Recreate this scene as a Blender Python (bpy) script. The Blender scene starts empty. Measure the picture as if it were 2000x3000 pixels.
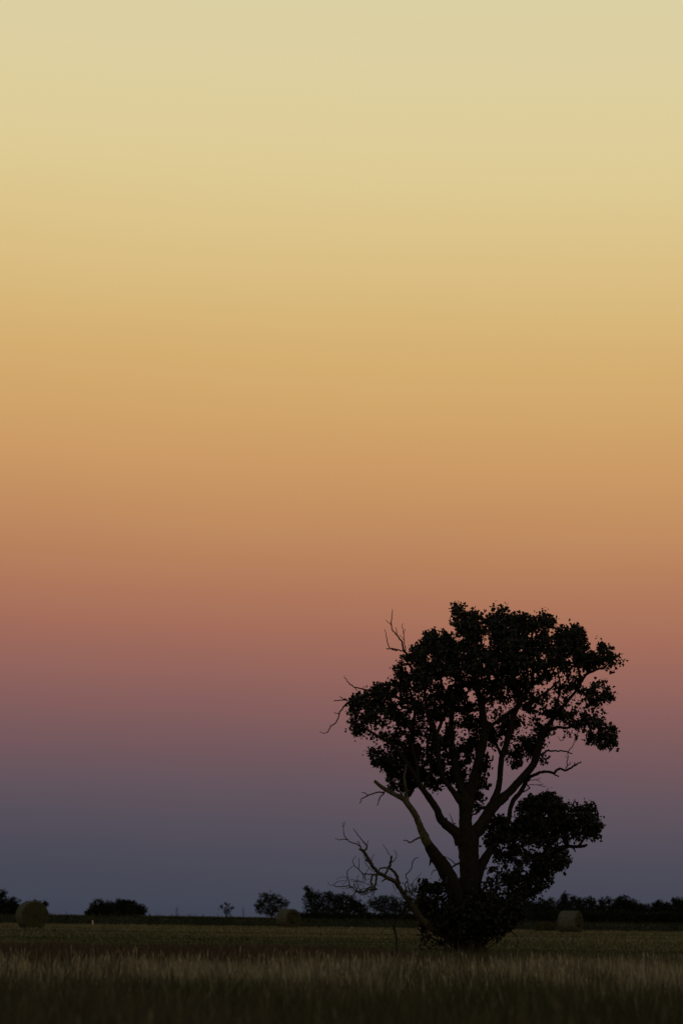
import bpy, math, random
import numpy as np
from mathutils import Vector

random.seed(7)
RNG = np.random.default_rng(11)
S = bpy.context.scene
COL = S.collection

# ---------------------------------------------------------------- camera
FPX, CX, CY = 6248.0, 1000.0, 1500.0        # focal length and centre in photo pixels (2000 x 3000)
CAM_H = 1.0
PITCH = math.atan((2688.5 - 1500.0) / FPX)
ROLL = math.radians(0.75)
Fv = Vector((0, math.cos(PITCH), math.sin(PITCH)))
R0 = Vector((1, 0, 0)); U0 = Vector((0, -math.sin(PITCH), math.cos(PITCH)))
Rv = R0 * math.cos(ROLL) + U0 * math.sin(ROLL)
Uv = U0 * math.cos(ROLL) - R0 * math.sin(ROLL)
CAM = Vector((0, 0, CAM_H))
TREE_D = 57.0

cam_data = bpy.data.cameras.new("camera")
cam = bpy.data.objects.new("camera", cam_data)
COL.objects.link(cam)
from mathutils import Matrix
M3 = Matrix((Rv, Uv, -Fv)).transposed()
cam.matrix_world = Matrix.Translation(CAM) @ M3.to_4x4()
cam_data.sensor_fit = 'VERTICAL'
cam_data.sensor_height = 36.0
cam_data.sensor_width = 24.0
cam_data.lens = FPX / 3000.0 * 36.0
cam_data.clip_start = 0.1
cam_data.clip_end = 20000
cam_data.dof.use_dof = True
cam_data.dof.focus_distance = TREE_D
cam_data.dof.aperture_fstop = 1.6
S.camera = cam

# ---------------------------------------------------------------- sky
def lin(c):
    return tuple(((v / 255) / 12.92 if v <= 10.3 else ((v / 255 + 0.055) / 1.055) ** 2.4) for v in c)

world = bpy.data.worlds.new("World")
S.world = world
world.use_nodes = True
nt = world.node_tree; nt.nodes.clear()
out = nt.nodes.new("ShaderNodeOutputWorld")
bg = nt.nodes.new("ShaderNodeBackground")
tc = nt.nodes.new("ShaderNodeTexCoord")
sep = nt.nodes.new("ShaderNodeSeparateXYZ")
nt.links.new(tc.outputs["Generated"], sep.inputs[0])
# dusk bands are a little tilted: the blue earth shadow stands higher to the left
mx = nt.nodes.new("ShaderNodeMath"); mx.operation = 'MULTIPLY_ADD'
nt.links.new(sep.outputs[0], mx.inputs[0]); mx.inputs[1].default_value = 0.026
nt.links.new(sep.outputs[2], mx.inputs[2])
# faint unevenness of the high haze
no = nt.nodes.new("ShaderNodeTexNoise"); no.inputs["Scale"].default_value = 5.0
no.inputs["Detail"].default_value = 3.0
mapn = nt.nodes.new("ShaderNodeMapping"); mapn.inputs["Scale"].default_value = (1, 1, 4)
nt.links.new(tc.outputs["Generated"], mapn.inputs[0]); nt.links.new(mapn.outputs[0], no.inputs["Vector"])
ns = nt.nodes.new("ShaderNodeMath"); ns.operation = 'MULTIPLY_ADD'
nt.links.new(no.outputs[0], ns.inputs[0]); ns.inputs[1].default_value = 0.010
nt.links.new(mx.outputs[0], ns.inputs[2])
of = nt.nodes.new("ShaderNodeMath"); of.operation = 'SUBTRACT'; of.inputs[1].default_value = 0.005
nt.links.new(ns.outputs[0], of.inputs[0])
# fit ramp to z in [0, 0.5] -> piecewise: factor = sqrt(z)
sq = nt.nodes.new("ShaderNodeMath"); sq.operation = 'POWER'; sq.inputs[1].default_value = 0.7
mxz = nt.nodes.new("ShaderNodeMath"); mxz.operation = 'MAXIMUM'; mxz.inputs[1].default_value = 0.0
nt.links.new(of.outputs[0], mxz.inputs[0]); nt.links.new(mxz.outputs[0], sq.inputs[0])
ramp = nt.nodes.new("ShaderNodeValToRGB")
nt.links.new(sq.outputs[0], ramp.inputs[0])
SKY = [(2688, (64, 68, 82)), (2600, (69, 71, 84)), (2500, (76, 74, 87)), (2400, (85, 79, 90)), (2300, (97, 83, 92)),
       (2200, (109, 86, 92)), (2100, (122, 90, 92)), (2000, (135, 95, 92)), (1900, (148, 101, 92)), (1800, (160, 107, 90)),
       (1700, (171, 116, 91)), (1580, (182, 127, 92)), (1450, (193, 141, 96)), (1300, (203, 154, 101)), (1150, (209, 166, 108)),
       (1000, (213, 175, 115)), (850, (217, 186, 126)), (650, (220, 196, 139)), (450, (222, 204, 151)), (200, (221, 207, 160)),
       (0, (219, 208, 164))]
stops = []
for y, c in SKY:
    y += 80 * math.exp(-((y - 1700) / 600) ** 2)
    el = PITCH + math.atan((1500 - y) / FPX)
    stops.append((max(0.0, math.sin(el)) ** 0.7, lin(c)))
for el, c in ((30, (.44, .44, .32)), (37, (.22, .25, .235)), (46, (.10, .135, .155)), (60, (.050, .078, .112)), (90, (.032, .052, .085))):
    stops.append((math.sin(math.radians(el)) ** 0.7, c))
els = ramp.color_ramp.elements
while len(els) > 1: els.remove(els[-1])
els[0].position = stops[0][0]; els[0].color = (*stops[0][1], 1)
for p, c in stops[1:]:
    e = els.new(min(p, 1.0)); e.color = (*c, 1)
nt.links.new(ramp.outputs[0], bg.inputs[0])
bg.inputs[1].default_value = 1.0
nt.links.new(bg.outputs[0], out.inputs[0])

# the afterglow behind the photographer: very weak, very soft, low
sd = bpy.data.lights.new("sun", 'SUN'); sd.energy = 0.02; sd.angle = math.radians(50); sd.color = (1.0, .80, .55)
so = bpy.data.objects.new("sun", sd); COL.objects.link(so)
so.rotation_euler = (math.radians(90 - 14), 0, math.radians(35))

S.view_settings.view_transform = 'Standard'
S.view_settings.look = 'None'
S.view_settings.exposure = 0.0
S.view_settings.gamma = 1.0
S.view_settings.use_curve_mapping = False
S.render.engine = 'CYCLES'

# ---------------------------------------------------------------- helpers
def ray(px, py):
    return Fv * FPX + Rv * (px - CX) - Uv * (py - CY)
def P(px, py, Y):
    """world point seen at photo position (px,py) lying Y metres ahead"""
    d = ray(px, py)
    return CAM + d * (Y / d.y)
def ground_at(px, py):
    d = ray(px, py)
    return CAM + d * (-CAM_H / d.z)

def tag(o, label=None, cat=None, group=None, kind=None):
    if label: o["label"] = label
    if cat: o["category"] = cat
    if group: o["group"] = group
    if kind: o["kind"] = kind
    return o
def empty(name, loc):
    o = bpy.data.objects.new(name, None); COL.objects.link(o); o.location = loc
    o.empty_display_size = 0.3
    return o
def link(name, me, mat, parent=None, smooth=False):
    o = bpy.data.objects.new(name, me); COL.objects.link(o)
    if mat: me.materials.append(mat)
    if smooth: me.polygons.foreach_set("use_smooth", np.ones(len(me.polygons), bool))
    if parent is not None:
        o.parent = parent
        o.matrix_parent_inverse = Matrix.Translation(-Vector(parent_world(parent)))
    return o
def parent_world(p):
    v = Vector(p.location)
    return v
def tri_mesh(name, V, T, tint=None):
    me = bpy.data.meshes.new(name)
    V = np.asarray(V, np.float32); T = np.asarray(T, np.int32)
    me.vertices.add(len(V)); me.vertices.foreach_set("co", V.ravel())
    me.loops.add(T.size); me.loops.foreach_set("vertex_index", T.ravel())
    me.polygons.add(len(T))
    me.polygons.foreach_set("loop_start", np.arange(0, T.size, T.shape[1], dtype=np.int32))
    me.polygons.foreach_set("loop_total", np.full(len(T), T.shape[1], np.int32))
    me.update(calc_edges=True)
    if tint is not None:
        a = me.color_attributes.new("tint", 'FLOAT_COLOR', 'POINT')
        c = np.ones((len(V), 4), np.float32); c[:, :3] = tint
        a.data.foreach_set("color", c.ravel())
    return me

def mat_basic(name, col, rough=0.9, spec=0.2, var=0.35, scale=6.0, stretch=(1, 1, 1), bump=0.0, attr=False, col2=None, bscale=None):
    m = bpy.data.materials.new(name); m.use_nodes = True
    n = m.node_tree; b = n.nodes["Principled BSDF"]
    b.inputs["Roughness"].default_value = rough
    b.inputs["Specular IOR Level"].default_value = spec
    tcn = n.nodes.new("ShaderNodeTexCoord"); mp = n.nodes.new("ShaderNodeMapping")
    mp.inputs["Scale"].default_value = stretch
    n.links.new(tcn.outputs["Object"], mp.inputs[0])
    nz = n.nodes.new("ShaderNodeTexNoise"); nz.inputs["Scale"].default_value = scale
    nz.inputs["Detail"].default_value = 6
    n.links.new(mp.outputs[0], nz.inputs["Vector"])
    mix = n.nodes.new("ShaderNodeMix"); mix.data_type = 'RGBA'
    c1 = tuple(v * (1 - var) for v in col); c2 = col2 or tuple(v * (1 + var) for v in col)
    mix.inputs[6].default_value = (*c1, 1); mix.inputs[7].default_value = (*c2, 1)
    mr = n.nodes.new("ShaderNodeMapRange"); mr.inputs[1].default_value = .3; mr.inputs[2].default_value = .7
    n.links.new(nz.outputs[0], mr.inputs[0]); n.links.new(mr.outputs[0], mix.inputs[0])
    last = mix.outputs[2]
    if attr:
        at = n.nodes.new("ShaderNodeAttribute"); at.attribute_name = "tint"
        mu = n.nodes.new("ShaderNodeMix"); mu.data_type = 'RGBA'; mu.blend_type = 'MULTIPLY'; mu.inputs[0].default_value = 1
        n.links.new(last, mu.inputs[6]); n.links.new(at.outputs[0], mu.inputs[7]); last = mu.outputs[2]
    n.links.new(last, b.inputs["Base Color"])
    if bump:
        bp = n.nodes.new("ShaderNodeBump"); bp.inputs["Strength"].default_value = bump
        bp.inputs["Distance"].default_value = 0.03
        nb = n.nodes.new("ShaderNodeTexNoise"); nb.inputs["Scale"].default_value = bscale or scale * 3
        nb.inputs["Detail"].default_value = 5
        n.links.new(mp.outputs[0], nb.inputs["Vector"])
        n.links.new(nb.outputs[0], bp.inputs["Height"]); n.links.new(bp.outputs[0], b.inputs["Normal"])
    return m

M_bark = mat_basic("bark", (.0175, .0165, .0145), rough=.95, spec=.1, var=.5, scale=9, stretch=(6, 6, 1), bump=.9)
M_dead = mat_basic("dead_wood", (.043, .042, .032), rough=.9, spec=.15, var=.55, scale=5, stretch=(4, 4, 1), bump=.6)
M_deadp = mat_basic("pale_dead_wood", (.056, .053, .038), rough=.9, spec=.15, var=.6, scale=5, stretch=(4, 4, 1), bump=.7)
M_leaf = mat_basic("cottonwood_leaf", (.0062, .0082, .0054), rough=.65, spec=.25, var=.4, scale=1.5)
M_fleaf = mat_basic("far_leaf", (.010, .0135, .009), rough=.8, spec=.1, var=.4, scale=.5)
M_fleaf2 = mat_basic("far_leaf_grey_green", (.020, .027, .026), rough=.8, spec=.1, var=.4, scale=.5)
M_grass = mat_basic("grass", (.9, .9, .9), rough=.9, spec=.08, var=.12, scale=.35, attr=True)
M_soil = mat_basic("soil", (.022, .025, .015), rough=1, spec=.05, var=.5, scale=3, bump=.5)
M_hay = mat_basic("mown_hay", (.088, .090, .050), rough=1, spec=.04, var=.30, scale=1.1, stretch=(.12, 1, 1), bump=.6, bscale=9)
M_stub = mat_basic("stubble", (.9, .9, .9), rough=.95, spec=.05, var=.25, scale=.25, stretch=(.2, 1, 1), attr=True)
M_crop = mat_basic("crop_leaf", (.026, .030, .019), rough=.85, spec=.1, var=.45, scale=.12)
M_bale = mat_basic("bale_side", (.068, .072, .060), rough=.95, spec=.05, var=.35, scale=3, stretch=(1, 8, 1), bump=.9, bscale=14)  # greyer than the ends; its extra lightness stands in for shading
M_baleend = mat_basic("bale_end", (.043, .044, .027), rough=.95, spec=.05, var=.35, scale=9, bump=.9, bscale=16)  # yellower straw, colour darkened against the side to imitate shading
M_post = mat_basic("white_post", (.62, .58, .50), rough=.7, var=.12, scale=20)

# ---------------------------------------------------------------- ground
def grid_mesh(name, xs, ys, zf):
    X, Y = np.meshgrid(xs, ys)
    Z = zf(X, Y)
    V = np.stack([X.ravel(), Y.ravel(), Z.ravel()], 1)
    nx, ny = len(xs), len(ys)
    i = np.arange((nx - 1) * (ny - 1)); r = i // (nx - 1); c = i % (nx - 1)
    a = r * nx + c
    T = np.stack([a, a + 1, a + nx + 1, a + nx], 1)
    return tri_mesh(name, V, T)
def vnoise(seed, n=512):
    g = np.random.default_rng(seed).random((n, n)).astype(np.float32)
    def f(x, y):
        x = np.asarray(x, float) % n; y = np.asarray(y, float) % n
        xi = x.astype(int); yi = y.astype(int); fx = x - xi; fy = y - yi
        fx = fx * fx * (3 - 2 * fx); fy = fy * fy * (3 - 2 * fy)
        x1 = (xi + 1) % n; y1 = (yi + 1) % n; xi %= n; yi %= n
        return (g[xi, yi] * (1 - fx) + g[x1, yi] * fx) * (1 - fy) + (g[xi, y1] * (1 - fx) + g[x1, y1] * fx) * fy
    return f
N1, N2, N3, N4 = vnoise(1), vnoise(2), vnoise(3), vnoise(4)

me = grid_mesh("ground", np.linspace(-6000, 6000, 13), np.linspace(-3000, 9000, 13), lambda X, Y: X * 0 - 0.012)
tag(link("ground", me, M_soil), kind="structure")

# mown hay field with low windrow ridges that run across the view
def hayz(X, Y):
    rows = np.sin((Y + 0.02 * X) * 2 * math.pi / 9.5 + 2.5 * N1(X * .01 + 50, Y * .02 + 50))
    z = .035 * np.clip(rows, -.2, 1) * (0.4 + N2(X * .12 + 90, Y * .3)) + .035 * N3(X * .5 + 99, Y * 1.2)
    return z + 0.004
ys = np.concatenate([np.linspace(40, 90, 150, endpoint=False), np.linspace(90, 212, 250)])
me = grid_mesh("hay_field", np.linspace(-90, 90, 200), ys, hayz)
tag(link("hay_field", me, M_hay, smooth=True), kind="structure")

# ---------------------------------------------------------------- blades
def blades(n, x, y, z, h, w, lean, col, curve=.4, tipw=.0):
    """one ribbon of three triangles per blade; arrays of n"""
    ang = RNG.random(n) * 2 * math.pi
    la = RNG.random(n) * 2 * math.pi
    sx, sy = np.cos(ang) * w * .5, np.sin(ang) * w * .5
    lx, ly = np.cos(la) * lean * h, np.sin(la) * lean * h
    b = np.stack([x, y, z], 1)
    side = np.stack([sx, sy, sx * 0], 1)
    mid = b + np.stack([lx * curve, ly * curve, h * .58], 1)
    tip = b + np.stack([lx, ly, h], 1)
    V = np.stack([b - side, b + side, mid - side * .8, mid + side * .8, tip], 1).reshape(-1, 3)
    o = np.arange(n)[:, None] * 5
    T = np.concatenate([o + [0, 1, 3], o + [0, 3, 2], o + [2, 3, 4]], 1).reshape(-1, 3)
    C = np.repeat(col, 5, axis=0)
    return V, T, C
def joinm(parts):
    Vs, Ts, Cs, k = [], [], [], 0
    for V, T, C in parts:
        Vs.append(V); Ts.append(T + k); Cs.append(C); k += len(V)
    return np.concatenate(Vs), np.concatenate(Ts), np.concatenate(Cs)
def scatter(n, y0, y1, margin=2.5, half=.175, bias=1.0):
    u = RNG.random(n)
    Y = np.sqrt(y0 * y0 + u * (y1 * y1 - y0 * y0)) if bias == 1.0 else y0 + (y1 - y0) * u
    X = (RNG.random(n) * 2 - 1) * (half * Y + margin)
    return X, Y
def colmix(a, b, t):
    return np.array(a)[None] * (1 - t[:, None]) + np.array(b)[None] * t[:, None]

def px_of(X, Y):     # rough photo column, for where patches begin
    return CX + FPX * X / Y

# near dull grass, 7..50 m, everything
def near_grass():
    n = 200000
    X, Y = scatter(n, 7, 47, bias=0)
    clump = N1(X * 3.0 + 40, Y * 3.0) * .6 + N2(X * 9 + 40, Y * 9) * .4
    h = (.20 + .24 * clump) * (.8 + .5 * RNG.random(n))
    w = .006 + .006 * RNG.random(n)
    t = np.clip(N3(X * .8 + 60, Y * .8) * 1.4 - .2 + .2 * RNG.standard_normal(n), 0, 1)
    C = colmix((.042, .050, .028), (.085, .074, .054), t) * (.35 + 1.15 * RNG.random(n) ** 1.3)[:, None]
    return blades(n, X, Y, X * 0, h, w, .35, C)
# pale seeding grass band
def pale_grass():
    n = 130000
    X, Y = scatter(n, 18, 41, bias=0)
    px = px_of(X, Y)
    edge = 1.0 / (1 + np.exp(-(Y - 24.3) / 1.1))
    edge2 = 1.0 / (1 + np.exp((Y - (32.0 + 5 * (px > 1450))) / 1.6))
    patch = np.clip(N2(X * .9 + 20, Y * .22 + 8) * 2.6 - .75 + .5 * N3(X * 3 + 9, Y * .8), 0.05, 1.0)
    keep = RNG.random(n) < np.maximum(edge * edge2 * patch, .008)
    X, Y = X[keep], Y[keep]; n = len(X)
    cl = N1(X * 2.5 + 70, Y * 2.5)
    h = (.24 + .22 * cl) * (.8 + .45 * RNG.random(n))
    w = .005 + .005 * RNG.random(n)
    C = colmix((.16, .150, .098), (.42, .41, .32), np.clip(RNG.random(n) * .6 + cl * .5, 0, 1)) * (.55 + .7 * RNG.random(n))[:, None]
    return blades(n, X, Y, X * 0, h, w, .16, C)
def red_grass():
    n = 75000
    X, Y = scatter(n, 33, 51, bias=0)
    px = px_of(X, Y)
    lim = np.where(px < 1250, 49.5, 49.5 - (np.clip(px, 1250, 1650) - 1250) / 400 * 8.5)
    lim = lim + 3.0 * (N2(X * .7 + 30, Y * .1 + 3) - .5)
    keep = (Y < lim) & (Y > 33.5 + 2 * N1(X * .8 + 33, Y * 0 + 2))
    X, Y = X[keep], Y[keep]; n = len(X)
    right = np.clip((px[keep] - 1300) / 300, 0, 1)
    cl = N3(X * 2.0 + 70, Y * 2.0)
    h = (.24 + .18 * cl) * (.8 + .45 * RNG.random(n))
    h = h * (1 - .5 * np.exp(-((px[keep] - 1350) / 150) ** 2) * (Y > 38))      # shorter before the tree so the foot of the trunk shows
    w = .009 + .007 * RNG.random(n)
    C = colmix((.036, .025, .025), (.095, .066, .058), RNG.random(n))
    C = C * (1 - right[:, None]) + right[:, None] * np.array((.075, .072, .046))
    C *= (.5 + .9 * RNG.random(n))[:, None]
    return blades(n, X, Y, X * 0, h, w, .2, C)
V, T, C = joinm([near_grass(), red_grass()])
tag(link("grass", tri_mesh("grass", V, T, C), M_grass),
    "dense tall dull grass with reddish brown patches across the foreground", "grass", kind="stuff")
# seed stalks: a thin stem with a feathery drooping head
def stalks(n, y0, y1, hmin, hmax, base, headlen=.09):
    X, Y = scatter(n, y0, y1, bias=0)
    px = px_of(X, Y)
    dens = np.clip(N1(X * 1.2 + 20, Y * .8 + 5) * 2 - .5, .08, 1)
    k = (RNG.random(n) < dens) & ((Y < 42) | (px < 1500) | (RNG.random(n) < .35)); X, Y = X[k], Y[k]; n = len(X)
    h = hmin + (hmax - hmin) * RNG.random(n) ** 1.5
    lean = .10 + .10 * RNG.random(n)
    C = np.tile(np.array(base), (n, 1)) * (.5 + .8 * RNG.random(n))[:, None]
    la = RNG.random(n) * 6.283
    b = np.stack([X, Y, X * 0], 1)
    tip = b + np.stack([np.cos(la) * lean * h, np.sin(la) * lean * h, h], 1)
    bend = tip + np.stack([np.cos(la) * .03, np.sin(la) * .03, headlen * (.6 + .6 * RNG.random(n))], 1)
    s = np.stack([np.cos(la + 1.3), np.sin(la + 1.3), la * 0], 1)
    wd = .0022; hw = (.003 + .0055 * RNG.random(n))[:, None]
    m = tip * .6 + bend * .4
    V = np.stack([b - s * wd, b + s * wd, tip - s * wd, tip + s * wd, m - s * hw, m + s * hw, bend], 1).reshape(-1, 3)
    o = np.arange(n)[:, None] * 7
    T = np.concatenate([o + [0, 1, 3], o + [0, 3, 2], o + [2, 3, 5], o + [2, 5, 4], o + [4, 5, 6]], 1).reshape(-1, 3)
    return V, T, np.repeat(C, 7, axis=0)
V, T, C = joinm([pale_grass(), stalks(1500, 9, 24, .28, .55, (.12, .11, .075)), stalks(7500, 23, 35, .26, .46, (.28, .27, .20)), stalks(1600, 33, 50, .24, .42, (.13, .115, .09)),
                 stalks(900, 36, 56, .30, .60, (.11, .105, .07))])
tag(link("seeding_grass", tri_mesh("seeding_grass", V, T, C), M_grass),
    "pale straw coloured seed heads standing in a band before the cottonwood tree", "grass", kind="stuff")

# stubble tufts over the mown field
def stubble():
    n = 230000
    u = RNG.random(n); Y = 44 * (208 / 44.) ** u
    X = (RNG.random(n) * 2 - 1) * (.175 * Y + 4)
    row = np.sin((Y + .02 * X) * 2 * math.pi / 9.5 + 2.5 * N1(X * .01 + 50, Y * .02 + 50))
    pa = N2(X * .05 + 50, Y * .35 + 7)
    h = (.03 + .05 * RNG.random(n)) * (1 + .8 * (row > .2)) * (.6 + pa)
    w = .007 + .00025 * Y
    t = np.clip(pa * 1.6 - .3 + .2 * RNG.standard_normal(n) + .25 * row + .25 * (Y > 135), 0, 1)
    C = colmix((.044, .056, .028), (.150, .142, .086), t) * (.6 + .7 * RNG.random(n))[:, None]
    Z = hayz(X, Y) - .005
    return blades(n, X, Y, Z, h, w * (1 + RNG.random(n)), .8, C)
V, T, C = stubble()
tag(link("stubble", tri_mesh("stubble", V, T, C), M_stub),
    "short cut stubble and loose straw over the mown hay field", "stubble", kind="stuff")

# ---------------------------------------------------------------- dark crop strip beyond the mown field
def crop():
    D0 = 206.0
    parts = []
    n = 90000
    u = RNG.random(n) ** 1.6
    Y = D0 + 1.5 * (RNG.random(n)) + u * 90
    X = (RNG.random(n) * 2 - 1) * (.18 * Y + 15)
    top = .76 + .2 * N1(X * .6 + 99, Y * .4)
    edge = np.clip((Y - D0) / 1.2, .35, 1)
    z = top * edge * np.where(RNG.random(n) < .5, .55 + .3 * RNG.random(n), RNG.random(n) * .7)
    C = np.tile(np.array((.026, .030, .019)), (n, 1)) * (.45 + 1.0 * RNG.random(n))[:, None]
    h = .10 + .16 * RNG.random(n)
    parts.append(blades(n, X, Y, z, h, .05 + .06 * RNG.random(n), .9, C))
    # taller weeds standing out of it
    n = 2600
    X = (RNG.random(n) * 2 - 1) * 75; Y = D0 + 20 + RNG.random(n) * 150
    k = N2(X * .35 + 100, X * 0 + 4) > .45
    X, Y = X[k], Y[k]; n = len(X)
    h = .95 + .35 * RNG.random(n) ** 2 * N3(X * .2 + 50, X * 0) * 2
    C = np.tile(np.array((.026, .033, .02)), (n, 1)) * (.5 + RNG.random(n))[:, None]
    parts.append(blades(n, X, Y, X * 0, h, .10 + .12 * RNG.random(n), .25, C))
    return joinm(parts)
me = grid_mesh("crop_field", np.linspace(-140, 140, 281), np.concatenate([[207.6, 208.0], np.linspace(209, 330, 60), np.linspace(340, 900, 20)]),
               lambda X, Y: np.where(Y < 207.9, 0.0, .60 + .12 * N1(X * .9 + 300, Y * .5)))
tag(link("crop_field", me, M_crop), kind="structure")
M_cropb = mat_basic("crop_blade", (.9, .9, .9), rough=.9, spec=.05, var=.2, scale=.2, attr=True)
V, T, C = crop()
tag(link("crop_plants", tri_mesh("crop_plants", V, T, C), M_cropb),
    "low dark green crop standing in a strip beyond the mown field", "crop", kind="stuff")

# ---------------------------------------------------------------- tubes
def smooth_path(pts, sub):
    """Catmull-Rom through rows of (x,y,z,r)"""
    p = np.array(pts, float)
    if len(p) < 3:
        t = np.linspace(0, 1, sub + 1)[:, None]
        return p[0] * (1 - t) + p[1] * t
    q = np.vstack([2 * p[0] - p[1], p, 2 * p[-1] - p[-2]])
    outp = []
    for i in range(1, len(q) - 2):
        for s in range(sub):
            t = s / sub
            a, b, c, d = q[i - 1], q[i], q[i + 1], q[i + 2]
            outp.append(.5 * ((2 * b) + (-a + c) * t + (2 * a - 5 * b + 4 * c - d) * t * t + (-a + 3 * b - 3 * c + d) * t ** 3))
    outp.append(q[-2])
    return np.array(outp)
def tube(path, sides=8, rough=.08, jit=0.0, close=True):
    """path rows (x,y,z,r) -> verts, quads-as-tris"""
    p = np.asarray(path, float); n = len(p)
    r = np.maximum(p[:, 3], .0012)
    if jit:
        wob = (RNG.random((n, 3)) - .5) * jit * r[:, None]
        wob[0] = 0; p = p.copy(); p[:, :3] += wob
    tan = np.gradient(p[:, :3], axis=0); tan /= np.linalg.norm(tan, axis=1)[:, None] + 1e-9
    ref = np.array([0, 1, 0.]) if abs(tan[0, 1]) < .9 else np.array([1, 0, 0.])
    V = np.zeros((n, sides, 3))
    u = np.cross(tan[0], ref); u /= np.linalg.norm(u)
    ph = RNG.random() * 6
    for i in range(n):
        u = u - tan[i] * u.dot(tan[i]); u /= np.linalg.norm(u) + 1e-9
        v = np.cross(tan[i], u)
        a = np.arange(sides) / sides * 2 * math.pi
        fl = 1 + rough * (np.sin(a * 3 + ph + i * .15) * .6 + (RNG.random(sides) - .5) * 1.1)
        V[i] = p[i, :3] + (np.cos(a)[:, None] * u + np.sin(a)[:, None] * v) * (r[i] * fl)[:, None]
    V = V.reshape(-1, 3)
    i, j = np.meshgrid(np.arange(n - 1), np.arange(sides), indexing='ij')
    a = (i * sides + j).ravel(); b = (i * sides + (j + 1) % sides).ravel()
    T = np.concatenate([np.stack([a, b, b + sides], 1), np.stack([a, b + sides, a + sides], 1)])
    if close:
        V = np.vstack([V, p[-1, :3] + tan[-1] * r[-1] * .4]); e = len(V) - 1
        k = (n - 1) * sides
        T = np.vstack([T, [[k + s, k + (s + 1) % sides, e] for s in range(sides)]])
    return V, T
class Builder:
    def __init__(s): s.V = []; s.T = []; s.k = 0
    def add(s, V, T): s.V.append(V); s.T.append(np.asarray(T) + s.k); s.k += len(V)
    def mesh(s, name): return tri_mesh(name, np.concatenate(s.V), np.concatenate(s.T))

# ---------------------------------------------------------------- the cottonwood
SC = TREE_D / FPX / math.cos(PITCH) ** 0      # metres per photo pixel at the tree
tree_base = ground_at(1368, 2803); tree_base = Vector((P(1368, 2803, TREE_D).x, TREE_D, 0))
tree = empty("cottonwood_tree", tree_base)
tag(tree, "large lone cottonwood tree with bare broken lower limbs standing at the field edge", "tree")
NODES = []    # (px, py, depth offset, radius px) of every living wood sample, for twigs to start from
ALLN = []     # the same for all wood, dead included
def limb(B, pts, d1=None, sides=8, rough=.07, jit=.25, live=True, start=None, sub=5, root=False, dmid=None):
    """pts rows (px, py, r px). Depth starts where the limb leaves the nearest wood and drifts to d1"""
    pts = [tuple(p) for p in pts]
    if root or not ALLN:
        d0 = 0.0
    else:
        A = np.array(ALLN); dd = np.hypot(A[:, 0] - pts[0][0], A[:, 1] - pts[0][1])
        d0 = A[int(np.argmin(dd)), 2]
    if start is not None: d0 = start
    if d1 is None: d1 = d0 + random.uniform(-.4, .4)
    L = [0]
    for a, b in zip(pts, pts[1:]): L.append(L[-1] + math.hypot(b[0] - a[0], b[1] - a[1]))
    rows = []
    for (px, py, r), l in zip(pts, L):
        t = l / max(L[-1], 1e-6); d = d0 + (d1 - d0) * t
        rows.append((px, py, d, r))
    sp = smooth_path(rows, sub)
    if live: sp[:, 3] *= np.where((sp[:, 1] < 2330) & (sp[:, 3] > 4), .84, 1)
    if jit:
        k = len(sp); j = (RNG.random((k, 2)) - .5) * jit; j[0] = 0
        sp[:, :2] += j * np.minimum(sp[:, 3:4] * 1.2 + 1.2, 6 if jit < 1 else 2.6)
    W = []
    for px, py, d, r in sp:
        q = P(px, py, TREE_D + d); W.append((q.x, q.y, q.z, max(r, .5) * SC))
    V, T = tube(W, sides, rough)
    B.add(V, T)
    for row in sp:
        ALLN.append(row)
        if live: NODES.append(row)

trunk = Builder()
limb(trunk, [(1370, 2818, 52), (1368, 2795, 42), (1366, 2765, 36), (1369, 2700, 32), (1376, 2620, 30), (1376, 2560, 29), (1374, 2500, 29), (1371, 2455, 31), (1369, 2425, 24)],
     0, sides=20, rough=.10, jit=.15, root=True, sub=6)
for (px, d) in ((1330, .2), (1352, -.35), (1400, -.2), (1410, .3), (1376, -.4)):       # root flare
    limb(trunk, [(1368 + (px - 1368) * .5, 2745, 14), (px, 2785, 15), (px + (px - 1368) * .5, 2818, 10)], d, start=d * .4, sides=8)
# central leader
limb(trunk, [(1368, 2450, 24), (1363, 2410, 19), (1363, 2375, 20), (1364, 2335, 24), (1350, 2305, 15), (1338, 2270, 14), (1331, 2221, 12), (1324, 2191, 11), (1321, 2121, 9), (1326, 2068, 7), (1335, 2016, 5), (1330, 1960, 4), (1322, 1900, 3)], .3, sides=14)
link("trunk", trunk.mesh("trunk"), M_bark, tree, smooth=True)

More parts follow.
